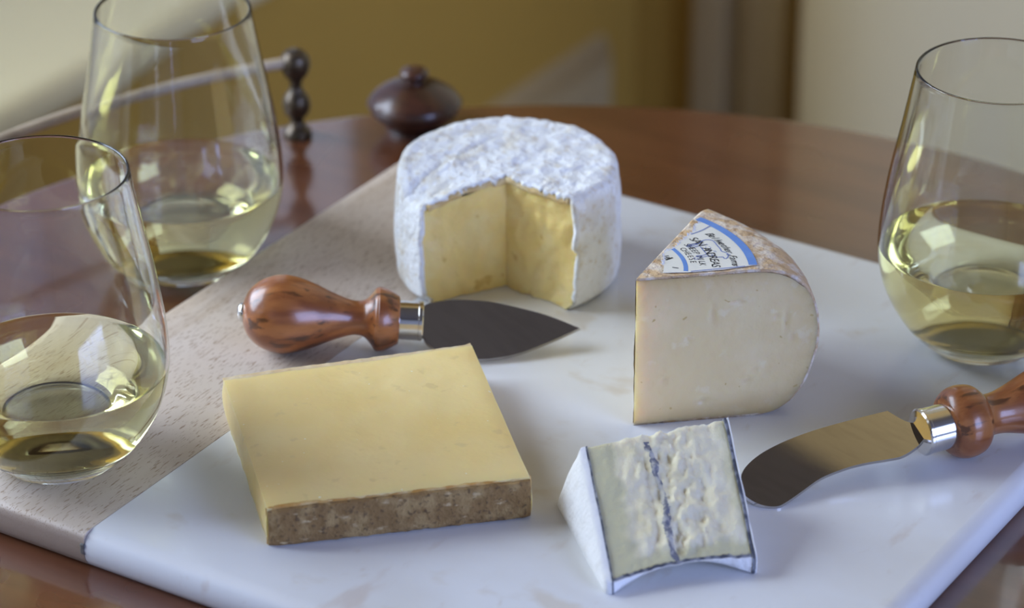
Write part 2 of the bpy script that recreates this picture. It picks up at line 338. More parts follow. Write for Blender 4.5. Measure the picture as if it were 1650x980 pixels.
# ------------------------------------------------------------------ cheese board: wood strip + marble slab
BX0, BX1, BY0, BY1, SEAM = -12.7, 25.6, -25.3, 12.7, -3.9
cb = thing('cheese_board', (6.5, -6.3, TZ), 'square board of white marble joined to a pale wood strip', 'cheese board')
def slab(x0, x1, y0, y1, rl, rr, edge, lev=None):
    """plan with rounded corners (radius rl on the left side, rr on the right), bull-nosed outer edges"""
    def corner(cx, cy, r_, a0): return [(cx + r_ * math.cos(R(a0 + k * 10)), cy + r_ * math.sin(R(a0 + k * 10))) for k in range(10)] if r_ > 0 else [(cx, cy)]
    plan = corner(x0 + rl, y0 + rl, rl, 180) + corner(x1 - rr, y0 + rr, rr, 270) + corner(x1 - rr, y1 - rr, rr, 0) + corner(x0 + rl, y1 - rl, rl, 90)
    lev = lev or [(edge, 0.0), (.62, .03), (.3, .13), (.12, .32), (0, .7), (.06, 1.15), (.22, 1.45), (.45, 1.58), (.8, 1.6)]
    V, F = [], []; n = len(plan)
    for ins, dz in lev:
        for (x, y) in plan:
            X = min(max(x, x0 + (ins if rl > 0 else 0)), x1 - (ins if rr > 0 else 0)); Y = min(max(y, y0 + ins), y1 - ins)
            V.append((X, Y, -dz))
    for k in range(len(lev) - 1):
        for j in range(n): F.append((k * n + j, k * n + (j + 1) % n, (k + 1) * n + (j + 1) % n, (k + 1) * n + j))
    F += [tuple(range(n)), tuple((len(lev) - 1) * n + j for j in range(n))]
    return V, F
ws = mesh('wood_strip', *slab(BX0, SEAM - .015, BY0, BY1, 1.6, 0, .75, [(.42, 0), (.26, .04), (.14, .12), (.08, .24), (.04, .5), (0, .8), (.05, 1.15), (.20, 1.45), (.42, 1.57), (.8, 1.6)]), 'board_wood', cb, 50).data
eg = ws.attributes.new('end_grain', 'FLOAT', 'POINT')     # darker sawn end grain on the two ends of the strip
eg.data.foreach_set('value', [min(1, max(0, (-(v.co.z + TZ * CM) * 100 - .12) / .2)) * .85 if True else 0 for v in ws.vertices])
mesh('marble_slab', *slab(SEAM + .015, BX1, BY0, BY1, 0, 1.6, .75), 'marble', cb, 50)
mesh('joint_filler', *box(SEAM - .20, SEAM + .06, BY0 - .02, BY0 + .4, -.95, -.45, .07), 'filler_grey', cb)

# ------------------------------------------------------------------ wine glasses
gp = spline([(2.25, 0.0), (2.6, .26), (3.3, .95), (3.98, 2.0), (4.4, 3.0), (4.61, 4.0), (4.65, 4.8), (4.56, 6.2), (4.32, 8.0), (3.95, 10.0), (3.50, 12.70)], 6)
def inner(off=.14):
    out = []
    for i, (r_, z) in enumerate(gp):
        a = gp[max(i - 1, 0)]; b = gp[min(i + 1, len(gp) - 1)]
        tx, tz = b[0] - a[0], b[1] - a[1]; l = math.hypot(tx, tz) or 1
        k = off * (1 - .12 * min(1, z / 10))
        out.append((r_ - tz / l * k, z + tx / l * k))
    return out
FLOORZ = .62
def bowl_inner(off=.14):
    q = [(r_, z) for r_, z in inner(off) if z > FLOORZ + .35]
    return spline([(0.0001, FLOORZ + (.14 - off)), (1.2, FLOORZ + .02 + (.14 - off)), (2.2, FLOORZ + .12 + (.14 - off)), (2.9, FLOORZ + .38 + (.14 - off)), q[1]], 5)[:-1] + q[1:]
def wine_glass(x, y, z0, wl, label):
    g = thing('wine_glass', (x, y, z0), label, 'wine glass', 'stemless wine glasses')
    outer = [(0.0001, .12), (1.3, .10), (1.9, .02)] + [(2.1, 0.0)] + gp
    inn = bowl_inner()
    rim_o, rim_i = outer[-1], inn[-1]
    cx, cz = (rim_o[0] + rim_i[0]) / 2, 12.70; rr = (rim_o[0] - rim_i[0]) / 2
    rim = [(cx + rr * math.cos(R(a)), cz + rr * math.sin(R(a))) for a in range(20, 180, 20)]
    inn = [p for p in inn if p[1] < 12.69] + [(cx - rr, cz)]
    mesh('bowl', *lathe(outer + rim + inn[::-1], (x, y, z0), seg=96), 'clear_glass', g, 60)
    wi = [p for p in bowl_inner(.115) if p[1] < wl - .05]
    rw = [p for p in bowl_inner(.115) if p[1] >= wl - .05][0][0]
    wp = wi + [(rw, wl + .06), (rw - .10, wl + .015), (rw - .25, wl), (0.0001, wl)]
    mesh('wine', *lathe(wp, (x, y, z0), seg=96), 'white_wine', g, 50)
    return g
wine_glass(19.0, 7.8, 0, 4.55, 'stemless glass of white wine standing on the marble behind the spreader')
wine_glass(-8.46, -21.05, 0, 4.16, 'stemless glass of white wine standing on the wood strip of the board')
wine_glass(-16.5, -2.1, TZ, 4.30, 'stemless glass of white wine standing on the table beside the board')

# ------------------------------------------------------------------ white bloomy-rind wheel with a wedge cut out
BC = (-1.9, 2.7); BR = 5.0; BH = 5.5; TIP = (-1.15, 1.35); CL, CR = R(238), R(-6)
bw = thing('soft_cheese_wheel', (BC[0], BC[1], 0), 'round white bloomy-rind cheese with a wedge cut out', 'cheese')
def ray_circle(o, a, c, r_):
    dx, dy = math.cos(a), math.sin(a); ox, oy = o[0] - c[0], o[1] - c[1]
    b = ox * dx + oy * dy; return -b + math.sqrt(max(b * b - (ox * ox + oy * oy - r_ * r_), 0))
def brie_top(x, y):
    z = BH + .10 * fbm(x, y, 1, .7) + .08 * fbm(x, y, 4, 1.9)
    # slumps towards the left end of the cut
    d = math.hypot(x + 4.2, y + 2.2); z -= 1.15 * math.exp(-(d / 2.2) ** 2)
    # crease across the top
    ax, ay, bx, by = -4.75, -1.2, -2.75, 9.0; L_ = math.hypot(bx - ax, by - ay)
    q = abs((x - ax) * (by - ay) - (y - ay) * (bx - ax)) / L_
    q += .08 * nz(x, y, 3, 1.5)
    z -= .15 * math.exp(-(q / .09) ** 2) * max(.25, .75 + .9 * nz(x, y, 8, .5)) + .05 * abs(fbm(x, y, 11, 1.4))
    return z
def brie_warp(V):
    # the left cut leans outwards towards its top
    out = []
    for x, y, z in V:
        dx, dy = x - TIP[0], y - TIP[1]; d = math.hypot(dx, dy); a = math.atan2(dy, dx) % (2 * math.pi)
        w_ = max(0, 1 - abs(a - CL) / R(40)); w_ = w_ * w_ * (3 - 2 * w_) * min(1, d / 2)
        a -= R(9.5) * w_ * min(z / 4.6, 1); out.append((TIP[0] + d * math.cos(a), TIP[1] + d * math.sin(a), z))
    return out
def brie_grid(inset, top_in, ragged, noise_amp):
    """rings around the sector from cut to cut: side from the bottom up, over the rounded edge, in to the tip"""
    V, F = [], []; NA = 150; a0, a1 = CR, CL
    prof = [(1.0, 0.0, .35), (1.0, .03, .15), (1.0, .12, .03)] + [(1.0, k / 12, 0) for k in range(2, 12)]
    cols = []
    for i in range(NA + 1):
        f = i / NA; a = a0 + (a1 - a0) * f
        col = []
        Rm = ray_circle(TIP, a, BC, BR)
        def pt(frac, a=a): return (TIP[0] + math.cos(a) * frac, TIP[1] + math.sin(a) * frac)
        xe, ye = pt(Rm - .35); he = brie_top(xe, ye) - top_in
        for k in range(16):          # side
            u = k / 15; z = .02 + u * (he - .38)
            ins = inset + (.30 * (1 - u / .08) ** 2 if u < .08 else 0) - .12 * math.sin(u * math.pi) + .1 * (u * u)
            n_ = noise_amp * fbm(math.cos(a) * 5, math.sin(a) * 5, z, .6)
            x, y = pt(Rm - ins + n_); col.append((x, y, z))
        for k in range(1, 6):        # shoulder
            t_ = R(18 * k); x, y = pt(Rm - inset - .1 - .45 * (1 - math.cos(t_)) + noise_amp * .5 * nz(a * 8, k)); 
            col.append((x, y, he - .38 + .38 * math.sin(t_) + .03 * nz(x, y, 7, 4)))
        Rt = Rm - inset - .6
        for k in range(1, 41):       # top
            q = Rt * (1 - k / 40); x, y = pt(q)
            col.append((x, y, brie_top(x, y) - top_in))
        cols.append(col)
    m_ = len(cols[0])
    for c in cols: V += c
    for i in range(NA):
        for k in range(m_ - 1): F.append((i * m_ + k, (i + 1) * m_ + k, (i + 1) * m_ + k + 1, i * m_ + k + 1))
    return V, F, NA, m_
# paste: a closed solid just inside the rind, with gently uneven cut faces
V, F, NA, m_ = brie_grid(.14, .14, 0, .0)
def cutface(V, F, base, m_, other_tip_z):
    pass
cut_idx = (0, NA)
for ci in cut_idx:
    ang = CR if ci == 0 else CL
    cols = [V[ci * m_ + k] for k in range(m_)]
    # grid from tip axis (x=TIP) outwards: rows in height
    n1, n2 = 26, 22; st = len(V)
    side = [p for p in cols[:21]]
    for j in range(n2 + 1):
        v = j / n2
        # outer edge point at this height: along side up to shoulder
        for i in range(n1 + 1):
            u = i / n1
            q = v * 20; k = min(int(q), 19); f_ = q - k
            ex = [side[k][d] * (1 - f_) + side[k + 1][d] * f_ for d in range(3)]
            Rr = math.hypot(ex[0] - TIP[0], ex[1] - TIP[1]); rr_ = Rr * u
            x = TIP[0] + math.cos(ang) * rr_; y = TIP[1] + math.sin(ang) * rr_
            topz = brie_top(x, y) - .14
            z = ex[2] * (u ** 1.0) + (1 - u) * (.02 + v * (topz - .02)) if j < n2 else min(topz, ex[2] * u + (1 - u) * topz)
            nx, ny = -math.sin(ang), math.cos(ang); sg = -1 if ci == 0 else 1
            off = (.10 * fbm(rr_, z, ci, .55) + .05 * fbm(rr_, z, ci + 5, 2.0)) * min(1, u * 6) * (2.6 if ci == 0 else 1.2)
            off += -.12 * math.sin(v * math.pi) * u + (.22 * max(0, 1 - v * 4) * u)
            V.append((x + nx * sg * off, y + ny * sg * off, z))
    for j in range(n2):
        for i in range(n1): F.append((st + j * (n1 + 1) + i, st + j * (n1 + 1) + i + 1, st + (j + 1) * (n1 + 1) + i + 1, st + (j + 1) * (n1 + 1) + i))
paste = mesh('paste', brie_warp(V), F, 'brie_paste', bw, 60)
V, F, NA, m_ = brie_grid(0, 0, 1, .06)
# ragged rind edge: let the two end columns overhang the cut a little, unevenly
for i, sg, ang in ((0, -1, CR), (NA, 1, CL)):
    for k in range(m_):
        x, y, z = V[i * m_ + k]; e = .12 + .26 * fbm(k * .35, i, 2, 1.0) + (.16 * abs(fbm(k * 1.3, i, 9, 1.0)))
        if k > m_ - 6: e *= (m_ - 1 - k) / 5
        V[i * m_ + k] = (x - math.sin(ang) * sg * e, y + math.cos(ang) * sg * e, z - (.05 if k > 20 else 0))
rd = mesh('rind', brie_warp(V), F, 'brie_rind', bw, 60)
so = rd.modifiers.new('thickness', 'SOLIDIFY'); so.thickness = .0020; so.offset = -1
# brownish crust showing at the torn edge between rind and paste
def strip(pts, wd, m, parent, name):
    V, F = tube(pts, wd, 8); return mesh(name, V, F, m, parent, 60)
for ang, i in ((CR, 0), (CL, 1)):
    pts = []
    for k in range(26):
        rr_ = .1 + (ray_circle(TIP, ang, BC, BR) - .55) * k / 25; sg = -1 if i == 0 else 1
        x = TIP[0] + math.cos(ang) * rr_ - math.sin(ang) * sg * (.03 + .05 * nz(rr_, i, 0, 2)); y = TIP[1] + math.sin(ang) * rr_ + math.cos(ang) * sg * (.03 + .05 * nz(rr_, i, 0, 2))
        pts.append((x, y, brie_top(x, y) - .26 + .05 * nz(rr_, i, 5, 2.5)))
    strip(brie_warp(pts), .17, 'brie_crust', bw, 'crust_edge')

# ------------------------------------------------------------------ tall tan wedge with a paper label
AP = (9.98, -6.52); WC = (8.4, -6.4); WH = 6.8; WF, WB = R(41.5), R(97)
wd = thing('hard_cheese_wedge', (12.0, -3.0, 0), 'tall pale cheese wedge with tan rind and a paper label on top', 'cheese')
wprof = spline([(6.35, 0.0), (7.2, .18), (7.95, .75), (8.5, 1.7), (8.82, 2.9), (8.9, 4.0), (8.72, 5.0), (8.3, 5.85), (7.7, 6.4), (7.0, 6.68), (6.3, 6.78), (5.5, 6.8)], 4)
def wtop(x, y): 
    d = math.hypot(x - WC[0], y - WC[1])
    if d < 5.5: return 6.8
    for (a, za), (b, zb) in zip(wprof[::-1], wprof[::-1][1:]):
        if a <= d <= b: return za + (zb - za) * (d - a) / (b - a)
    return 4
NA = 70
def wcol(a, ins, amp):
    col = []
    for r_, z in wprof:
        t_ = ray_circle(AP, a, WC, r_ - ins) ; n_ = amp * fbm(math.cos(a) * 6, math.sin(a) * 6, z, .9, 4)
        t_ += n_; x, y = AP[0] + math.cos(a) * t_, AP[1] + math.sin(a) * t_
        col.append((x, y, min(max(z - (ins if z > 6 else 0) , .0 if ins == 0 else .1) + (n_ * .7 if z > 6 else 0), 6.9)))
    t0 = math.hypot(col[-1][0] - AP[0], col[-1][1] - AP[1])
    for k in range(1, 26):
        q = t0 * (1 - k / 25); x, y = AP[0] + math.cos(a) * q, AP[1] + math.sin(a) * q
        col.append((x, y, 6.8 - (ins if ins else 0) + (amp * .5 * fbm(x, y, 3, 1.6) if math.hypot(x - WC[0], y - WC[1]) > 6.2 else 0)))
    return col
V, F = [], []
cols = [wcol(WF + (WB - WF) * i / NA, 0, .05) for i in range(NA + 1)]; m_ = len(cols[0])
for c in cols: V += c
for i in range(NA):
    for k in range(m_ - 1): F.append((i * m_ + k, (i + 1) * m_ + k, (i + 1) * m_ + k + 1, i * m_ + k + 1))
# underside
st = len(V); V.append((AP[0], AP[1], 0.0))
for i in range(NA): F.append((st, i * m_, (i + 1) * m_))
wr = mesh('rind', V, F, 'tan_rind', wd, 60)
so = wr.modifiers.new('thickness', 'SOLIDIFY'); so.thickness = .0016; so.offset = -1
# paste solid inside
V, F = [], []
for i in range(NA + 1):
    c = wcol(WF + (WB - WF) * i / NA, .10, 0); V += c
for i in range(NA):
    for k in range(m_ - 1): F.append((i * m_ + k, (i + 1) * m_ + k, (i + 1) * m_ + k + 1, i * m_ + k + 1))
st = len(V); V.append((AP[0], AP[1], .1))
for i in range(NA): F.append((st, i * m_, (i + 1) * m_))
PITS = [(2.2, 3.9, .14, .10), (4.7, 1.65, .22, .10), (5.05, 2.15, .16, .08), (5.55, 2.1, .16, .10), (3.2, 4.9, .12, .30), (6.6, 3.6, .10, .14), (3.9, 2.9, .3, .05), (1.2, 2.0, .12, .12), (2.9, .9, .25, .12), (5.8, 4.6, .35, .05), (6.3, 4.4, .09, .5), (4.2, 5.4, .3, .07)]
def fanface(i, sg):
    ang = WF if i == 0 else WB
    base = [V[i * m_ + k] for k in range(m_)]
    n1, n2 = 64, 64; s0 = len(V); side = base[:len(wprof)]
    for j in range(n2 + 1):
        v = j / n2 * (len(side) - 1); k = min(int(v), len(side) - 2); f_ = v - k
        e = [side[k][d] * (1 - f_) + side[k + 1][d] * f_ for d in range(3)]
        tt = math.hypot(e[0] - AP[0], e[1] - AP[1])
        zz = e[2]
        for q in range(n1 + 1):
            u = q / n1; r_ = tt * u; z = zz * u + (1 - u) * (.1 + 6.6 * j / n2)
            off = (.03 + .05 * fbm(r_, z, i, .5) + .015 * fbm(r_, z, i, 3)) * sg
            for (pr_, pz, pw, ph) in PITS: off -= sg * .13 * math.exp(-((r_ - pr_) / pw) ** 2 - ((z - pz) / ph) ** 2)
            V.append((AP[0] + math.cos(ang) * r_ - math.sin(ang) * off, AP[1] + math.sin(ang) * r_ + math.cos(ang) * off, z))
    for j in range(n2):
        for q in range(n1): F.append((s0 + j * (n1 + 1) + q, s0 + j * (n1 + 1) + q + 1, s0 + (j + 1) * (n1 + 1) + q + 1, s0 + (j + 1) * (n1 + 1) + q))
fanface(0, -1); fanface(NA, 1)
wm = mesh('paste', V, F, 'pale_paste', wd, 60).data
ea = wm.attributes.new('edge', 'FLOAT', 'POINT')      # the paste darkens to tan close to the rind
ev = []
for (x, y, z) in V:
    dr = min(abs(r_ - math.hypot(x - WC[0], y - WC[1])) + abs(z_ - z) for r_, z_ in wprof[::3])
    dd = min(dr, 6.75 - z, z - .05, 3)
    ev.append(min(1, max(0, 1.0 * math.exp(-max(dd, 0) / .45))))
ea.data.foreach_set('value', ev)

# the label: paper, blue bands, print
def flat(name, poly, z, th, m, parent, fine=.25):
    """thin sheet on the top of the wedge from a plan outline"""
    bm = bmesh.new(); vs = [bm.verts.new((x, y, 0)) for x, y in poly]; bm.faces.new(vs)
    bmesh.ops.triangulate(bm, faces=list(bm.faces))
    r = bmesh.ops.extrude_face_region(bm, geom=list(bm.faces))
    top = [e for e in r['geom'] if isinstance(e, bmesh.types.BMVert)]
    for v in bm.verts: v.co.z = wtop(v.co.x, v.co.y) + z
    for v in top: v.co.z += th
    bm.verts.index_update(); V = [v.co.copy() for v in bm.verts]; F = [tuple(v.index for v in f.verts) for f in bm.faces]; bm.free()
    return mesh(name, V, F, m, parent, 0)
LC = (8.4, -6.4)
def la(r_, a): return (LC[0] + r_ * math.cos(R(a)), LC[1] + r_ * math.sin(R(a)))
def ann(r0, r1, a0, a1, n=24): return [la(r1, a0 + (a1 - a0) * k / n) for k in range(n + 1)] + [la(r0, a1 + (a0 - a1) * k / n) for k in range(n + 1)]
torn = [(9.66, -.75), (9.70, -1.2), (9.86, -1.5), (9.83, -1.95), (9.93, -2.3), (9.88, -2.75), (9.97, -3.1), (9.93, -3.5), (9.82, -3.75), (9.88, -4.1), (9.98, -4.3), (10.12, -4.45), (10.2, -4.75), (10.36, -4.95), (10.5, -5.2), (10.66, -5.55)]
front = [(11.5, -4.98), (12.6, -4.0)]
pap = mesh  # noqa
lp = flat('paper_label', [la(6.22, 34.6 + (80 - 34.6) * k / 24) for k in range(25)] + torn + front, .03, .015, 'label_paper', wd)
flat('blue_band', ann(5.88, 6.23, 34.3, 80.2), .047, .004, 'label_blue', lp)
flat('narrow_blue_band', ann(3.22, 3.40, 26.0, 62.2, 14), .047, .004, 'label_blue', lp)
def stroke(pts, wdt):
    L_, R_ = [], []
    for i, p in enumerate(pts):
        a = Vector(pts[max(i - 1, 0)]); b = Vector(pts[min(i + 1, len(pts) - 1)]); d = (b - a).normalized(); n_ = Vector((-d.y, d.x)) * wdt / 2
        L_.append((p[0] + n_.x, p[1] + n_.y)); R_.append((p[0] - n_.x, p[1] - n_.y))
    return L_ + R_[::-1]
def strokes(name, lines, m, parent, z=.047):
    V, F = [], []
    for pts, wdt in lines:
        n = len(pts); poly = stroke(pts, wdt); s0 = len(V)
        V += [(x, y, wtop(x, y) + z + .004) for x, y in poly]
        for i in range(n - 1): F.append((s0 + i, s0 + i + 1, s0 + 2 * n - 2 - i, s0 + 2 * n - 1 - i))
    return mesh(name, V, F, m, parent, 0)
strokes('border_line', [(spline([(9.92, -1.92), (10.12, -1.35), (10.2, -.80)], 4), .05), ([(11.56, -4.86), (12.5, -3.97), (13.2, -3.28)], .05)], 'print_blue', lp)
# sheep emblem in blue outline
body = [(10.36, -2.88), (10.45, -2.62), (10.61, -2.50), (10.60, -2.25), (10.70, -2.02), (10.92, -1.94), (11.12, -2.06), (11.35, -2.26), (11.6, -2.46), (11.75, -2.62), (11.95, -2.62), (12.12, -2.75), (12.22, -2.98), (12.18, -3.14), (12.05, -3.05), (11.95, -3.1), (11.86, -3.18), (11.6, -3.2), (11.45, -3.32)]
hind = [(10.61, -2.50), (10.52, -2.72), (10.42, -2.98), (10.28, -2.96), (10.34, -2.8), (10.48, -2.55)]
legs = [[(11.45, -3.32), (11.35, -3.48), (11.15, -3.60), (11.08, -3.52), (11.25, -3.38), (11.35, -3.18)], [(11.3, -3.6), (11.25, -3.78), (11.12, -3.82), (11.10, -3.68)], [(10.72, -2.62), (10.62, -2.86), (10.5, -3.0)], [(10.8, -2.72), (11.35, -3.16)],
        [(12.05, -2.78), (12.12, -2.7), (12.2, -2.72)]]
strokes('sheep_emblem', [(spline(body, 3), .042), (spline(hind, 3), .045)] + [(spline(q, 3), .042) for q in legs], 'print_blue', lp)
random.seed(4)
dots = []
for k in range(26):
    u, v = random.random(), random.random(); x = 10.72 + u * .95; y = -2.2 - u * .6 - v * .45
    dots.append(([(x, y), (x + .035, y - .02)], .035))
strokes('fleece_dots', dots, 'print_blue', lp)
def arc_text(name, txt, r_, a0, a1, size, m, parent, shear=0.0, z=.052, thin=0.0, weights=None):
    """letters set round an arc, their tops outwards, joined into one flat print"""
    V, F = [], []; n = len(txt)
    for k, ch in enumerate(txt):
        if ch == ' ': continue
        cu = bpy.data.curves.new('t', 'FONT'); cu.body = ch; cu.size = 1; cu.align_x = 'CENTER'; cu.resolution_u = 3; cu.shear = shear; cu.offset = thin
        ob = bpy.data.objects.new('t', cu); COL.objects.link(ob)
        me = ob.to_mesh(); a = a0 + (a1 - a0) * k / (n - 1); s0 = len(V)
        ca, sa = math.cos(R(a)), math.sin(R(a))
        for v in me.vertices:
            lx, ly = v.co.x * size, (v.co.y - .35) * size; rr_ = r_ + ly
            x = LC[0] + ca * rr_ + sa * lx; y = LC[1] + sa * rr_ - ca * lx
            V.append((x, y, wtop(x, y) + z))
        F += [tuple(i + s0 for i in p.vertices) for p in me.polygons]
        ob.to_mesh_clear(); bpy.data.objects.remove(ob); bpy.data.curves.remove(cu)
    return mesh(name, V, F, m, parent, 0)
arc_text('script_lettering', 'Bellwether Farms', 5.36, 66.5, 34.5, .46, 'print_black', lp, .45)
arc_text('title_lettering', 'SAN ANDREAS', 4.55, 66.5, 33.5, .52, 'print_black', lp, .12)
arc_text('caption_lettering', 'SHEEP MILK', 4.02, 62.5, 36.0, .38, 'print_black', lp, .12)
arc_text('small_lettering', 'CHEESE', 3.67, 58.5, 39.5, .36, 'print_black', lp)
strokes('torn_lettering', [([(9.92, -4.35), (10.12, -4.12)], .06), ([(10.05, -4.5), (10.22, -4.22)], .05), ([(10.2, -4.52), (10.34, -4.18)], .10), ([(10.08, -4.28), (10.3, -4.36)], .04), ([(10.75, -4.95), (11.0, -4.88)], .06)], 'print_black', lp)
V, F = [], []
random.seed(8)
for i in range(len(torn) - 3):
    (x0, y0), (x1, y1) = torn[i], torn[i + 1]
    for k in range(3):
        u = k / 3; x = x0 + (x1 - x0) * u; y = y0 + (y1 - y0) * u
        w_ = random.uniform(.05, .14); h_ = random.uniform(.03, .09); s0 = len(V); z = wtop(x, y) + .035
        V += [(x + .04, y - .1, z), (x + .05, y + .1, z), (x - w_, y + random.uniform(-.08, .08), z + h_), (x - w_ * .4, y, z - .02)]
        F += [(s0, s0 + 1, s0 + 2), (s0, s0 + 2, s0 + 3), (s0 + 1, s0 + 2, s0 + 3), (s0, s0 + 1, s0 + 3)]
mesh('torn_fibres', V, F, 'paper_torn', lp, 0)

# ------------------------------------------------------------------ flat square block with a brown rind
CK = [(-4.84, -14.71), (2.33, -6.92), (10.1, -14.85), (2.69, -22.1)]; KH = 1.82     # back-left, back-right, front-right, front-left
kb = thing('cheese_block', (2.6, -14.6, 0), 'flat golden cheese slab with a rough brown rind along one side', 'cheese')
def quadpt(u, v):
    a, b, c, d = [Vector(p) for p in CK]
    return (a * (1 - u) + b * u) * (1 - v) + (d * (1 - u) + c * u) * v
def ublock():
    V, F = [], []; N = 44; idx = {}
    def add(u, v, z):
        p = quadpt(u, v); V.append((p.x, p.y, z)); return len(V) - 1
    def edge(u):   # distance from the border, for a softly worn edge
        return min(u, 1 - u)
    tz = lambda u, v: KH + .05 * fbm(u * 5, v * 5, 2, .8) - .10 * math.exp(-min(edge(u), edge(v)) * 60) - .10 * math.exp(-v * 16) * (1 - u) - .12 * math.exp(-(((u - .02) ** 2 + (v - 1) ** 2) / .012))
    top = [[add(i / N, j / N, tz(i / N, j / N)) for i in range(N + 1)] for j in range(N + 1)]
    for j in range(N):
        for i in range(N): F.append((top[j][i], top[j][i + 1], top[j + 1][i + 1], top[j + 1][i]))
    ring = [(i, 0) for i in range(N)] + [(N, j) for j in range(N)] + [(i, N) for i in range(N, 0, -1)] + [(0, j) for j in range(N, 0, -1)]
    prev = [top[j][i] for i, j in ring]
    for lv in range(1, 7):
        h = 1 - lv / 6; cur = []
        for i, j in ring:
            u, v = i / N, j / N; bul = .008 * math.sin(h * math.pi) + .004 * fbm(u * 9, v * 9, h * 2, 1)
            uu = u + (-bul if i == 0 else bul if i == N else 0); vv = v + (-bul if j == 0 else bul if j == N else 0)
            cur.append(add(uu, vv, max(h * (tz(u, v) - .03), 0)))
        n = len(ring)
        for k in range(n): F.append((prev[k], prev[(k + 1) % n], cur[(k + 1) % n], cur[k]))
        prev = cur
    F.append(tuple(prev)); return V, F
mesh('paste', *ublock(), 'alpine_paste', kb, 50)
def rindslab(v_in, v_out, zlo, zhi, amp, seed, nu=90, nh=14, u0=0.0, u1=1.0):
    V, F = [], []
    fr = []
    for j in range(nh + 1):
        h = j / nh
        for i in range(nu + 1):
            u = i / nu; uu = u0 + (u1 - u0) * u
            b = min(u, 1 - u) * nu; rd_ = .010 * math.exp(-b / 1.5) + .010 * math.exp(-min(h, 1 - h) * nh / 1.2)
            p = quadpt(uu, v_out - rd_ + amp * fbm(u * 26, h * 4.5, seed, 1, 4))
            zz = zlo + (zhi(uu) - zlo) * h; zz -= .12 * math.exp(-u * 22) * h
            V.append((p.x, p.y, zz + .02 * nz(u * 30, h, seed)))
    n1 = nu + 1
    for j in range(nh):
        for i in range(nu): F.append((j * n1 + i, j * n1 + i + 1, (j + 1) * n1 + i + 1, (j + 1) * n1 + i))
    s0 = len(V)
    for j in (0, nh):
        for i in range(n1):
            x, y, z = V[j * n1 + i]; p = quadpt(u0 + (u1 - u0) * i / nu, v_in); V.append((p.x, p.y, z))
    for i in range(nu):
        F.append((i, i + 1, s0 + i + 1, s0 + i)); F.append((nh * n1 + i, nh * n1 + i + 1, s0 + n1 + i + 1, s0 + n1 + i))
    left = [j * n1 for j in range(nh + 1)] + [s0 + n1, s0]; right = [j * n1 + nu for j in range(nh + 1)] + [s0 + n1 + nu, s0 + nu]
    F += [tuple(left), tuple(right), tuple([s0 + i for i in range(n1)] + [s0 + n1 + i for i in range(nu, -1, -1)])]
    return V, F
mesh('rind_layer', *rindslab(.988, 1.010, 0, lambda u: KH - .09, .004, 3, u0=-.004, u1=1.006), 'orange_rind', kb, 60)
mesh('rind', *rindslab(.99, 1.030, .06, lambda u: KH - .16, .006, 7), 'alpine_rind', kb, 60)
mesh('back_crust', *rindslab(.012, -.010, .03, lambda u: KH - .14, .003, 5), 'pale_crust', kb, 60)

# ------------------------------------------------------------------ ash-lined goat cheese wedge lying on its side
gb = thing('ash_lined_cheese', (15.5, -14.0, 0), 'white wedge of soft cheese with a dark ash line through its crumbly face', 'cheese')
GT, GB, GL = Vector((11.75, -13.3, 2.85)), Vector((15.75, -18.0, .55)), Vector((10.7, -13.3, 0.0))          # left end: top, front, back corner
HT, HB, HL = Vector((15.75, -9.45, 3.45)), Vector((19.55, -13.95, .75)), Vector((14.6, -9.3, 0.0))          # right end
FN = (GB - GT).cross(HT - GT).normalized()
if FN.z < 0: FN = -FN
def facept(u, v): return (GT * (1 - u) + HT * u) * (1 - v) + (GB * (1 - u) + HB * u) * v
def goat_off(u, v):
    e = min(1, min(u, 1 - u) * 9); crumb = math.exp(-((u - .55) / .33) ** 2) * min(1, (1 - v) * 5)
    o_ = crumb * (.22 * fbm(u * 9, v * 5, 1, 1.2, 4) + .13 * fbm(u * 22, v * 13, 5, 1, 3)) - .05
    o_ -= .20 * math.exp(-((u - .80 - .05 * math.sin(v * 9)) / .035) ** 2) * math.exp(-((v - .62) / .22) ** 2)
    o_ -= .13 * math.exp(-((u - .38) / .03) ** 2) * math.exp(-((v - .5) / .3) ** 2)
    o_ += .10 * math.exp(-((u - .30) / .10) ** 2) * math.exp(-(v / .08) ** 2)
    return o_
def arch(u): return math.sin(min(max(u, 0), 1) * math.pi)
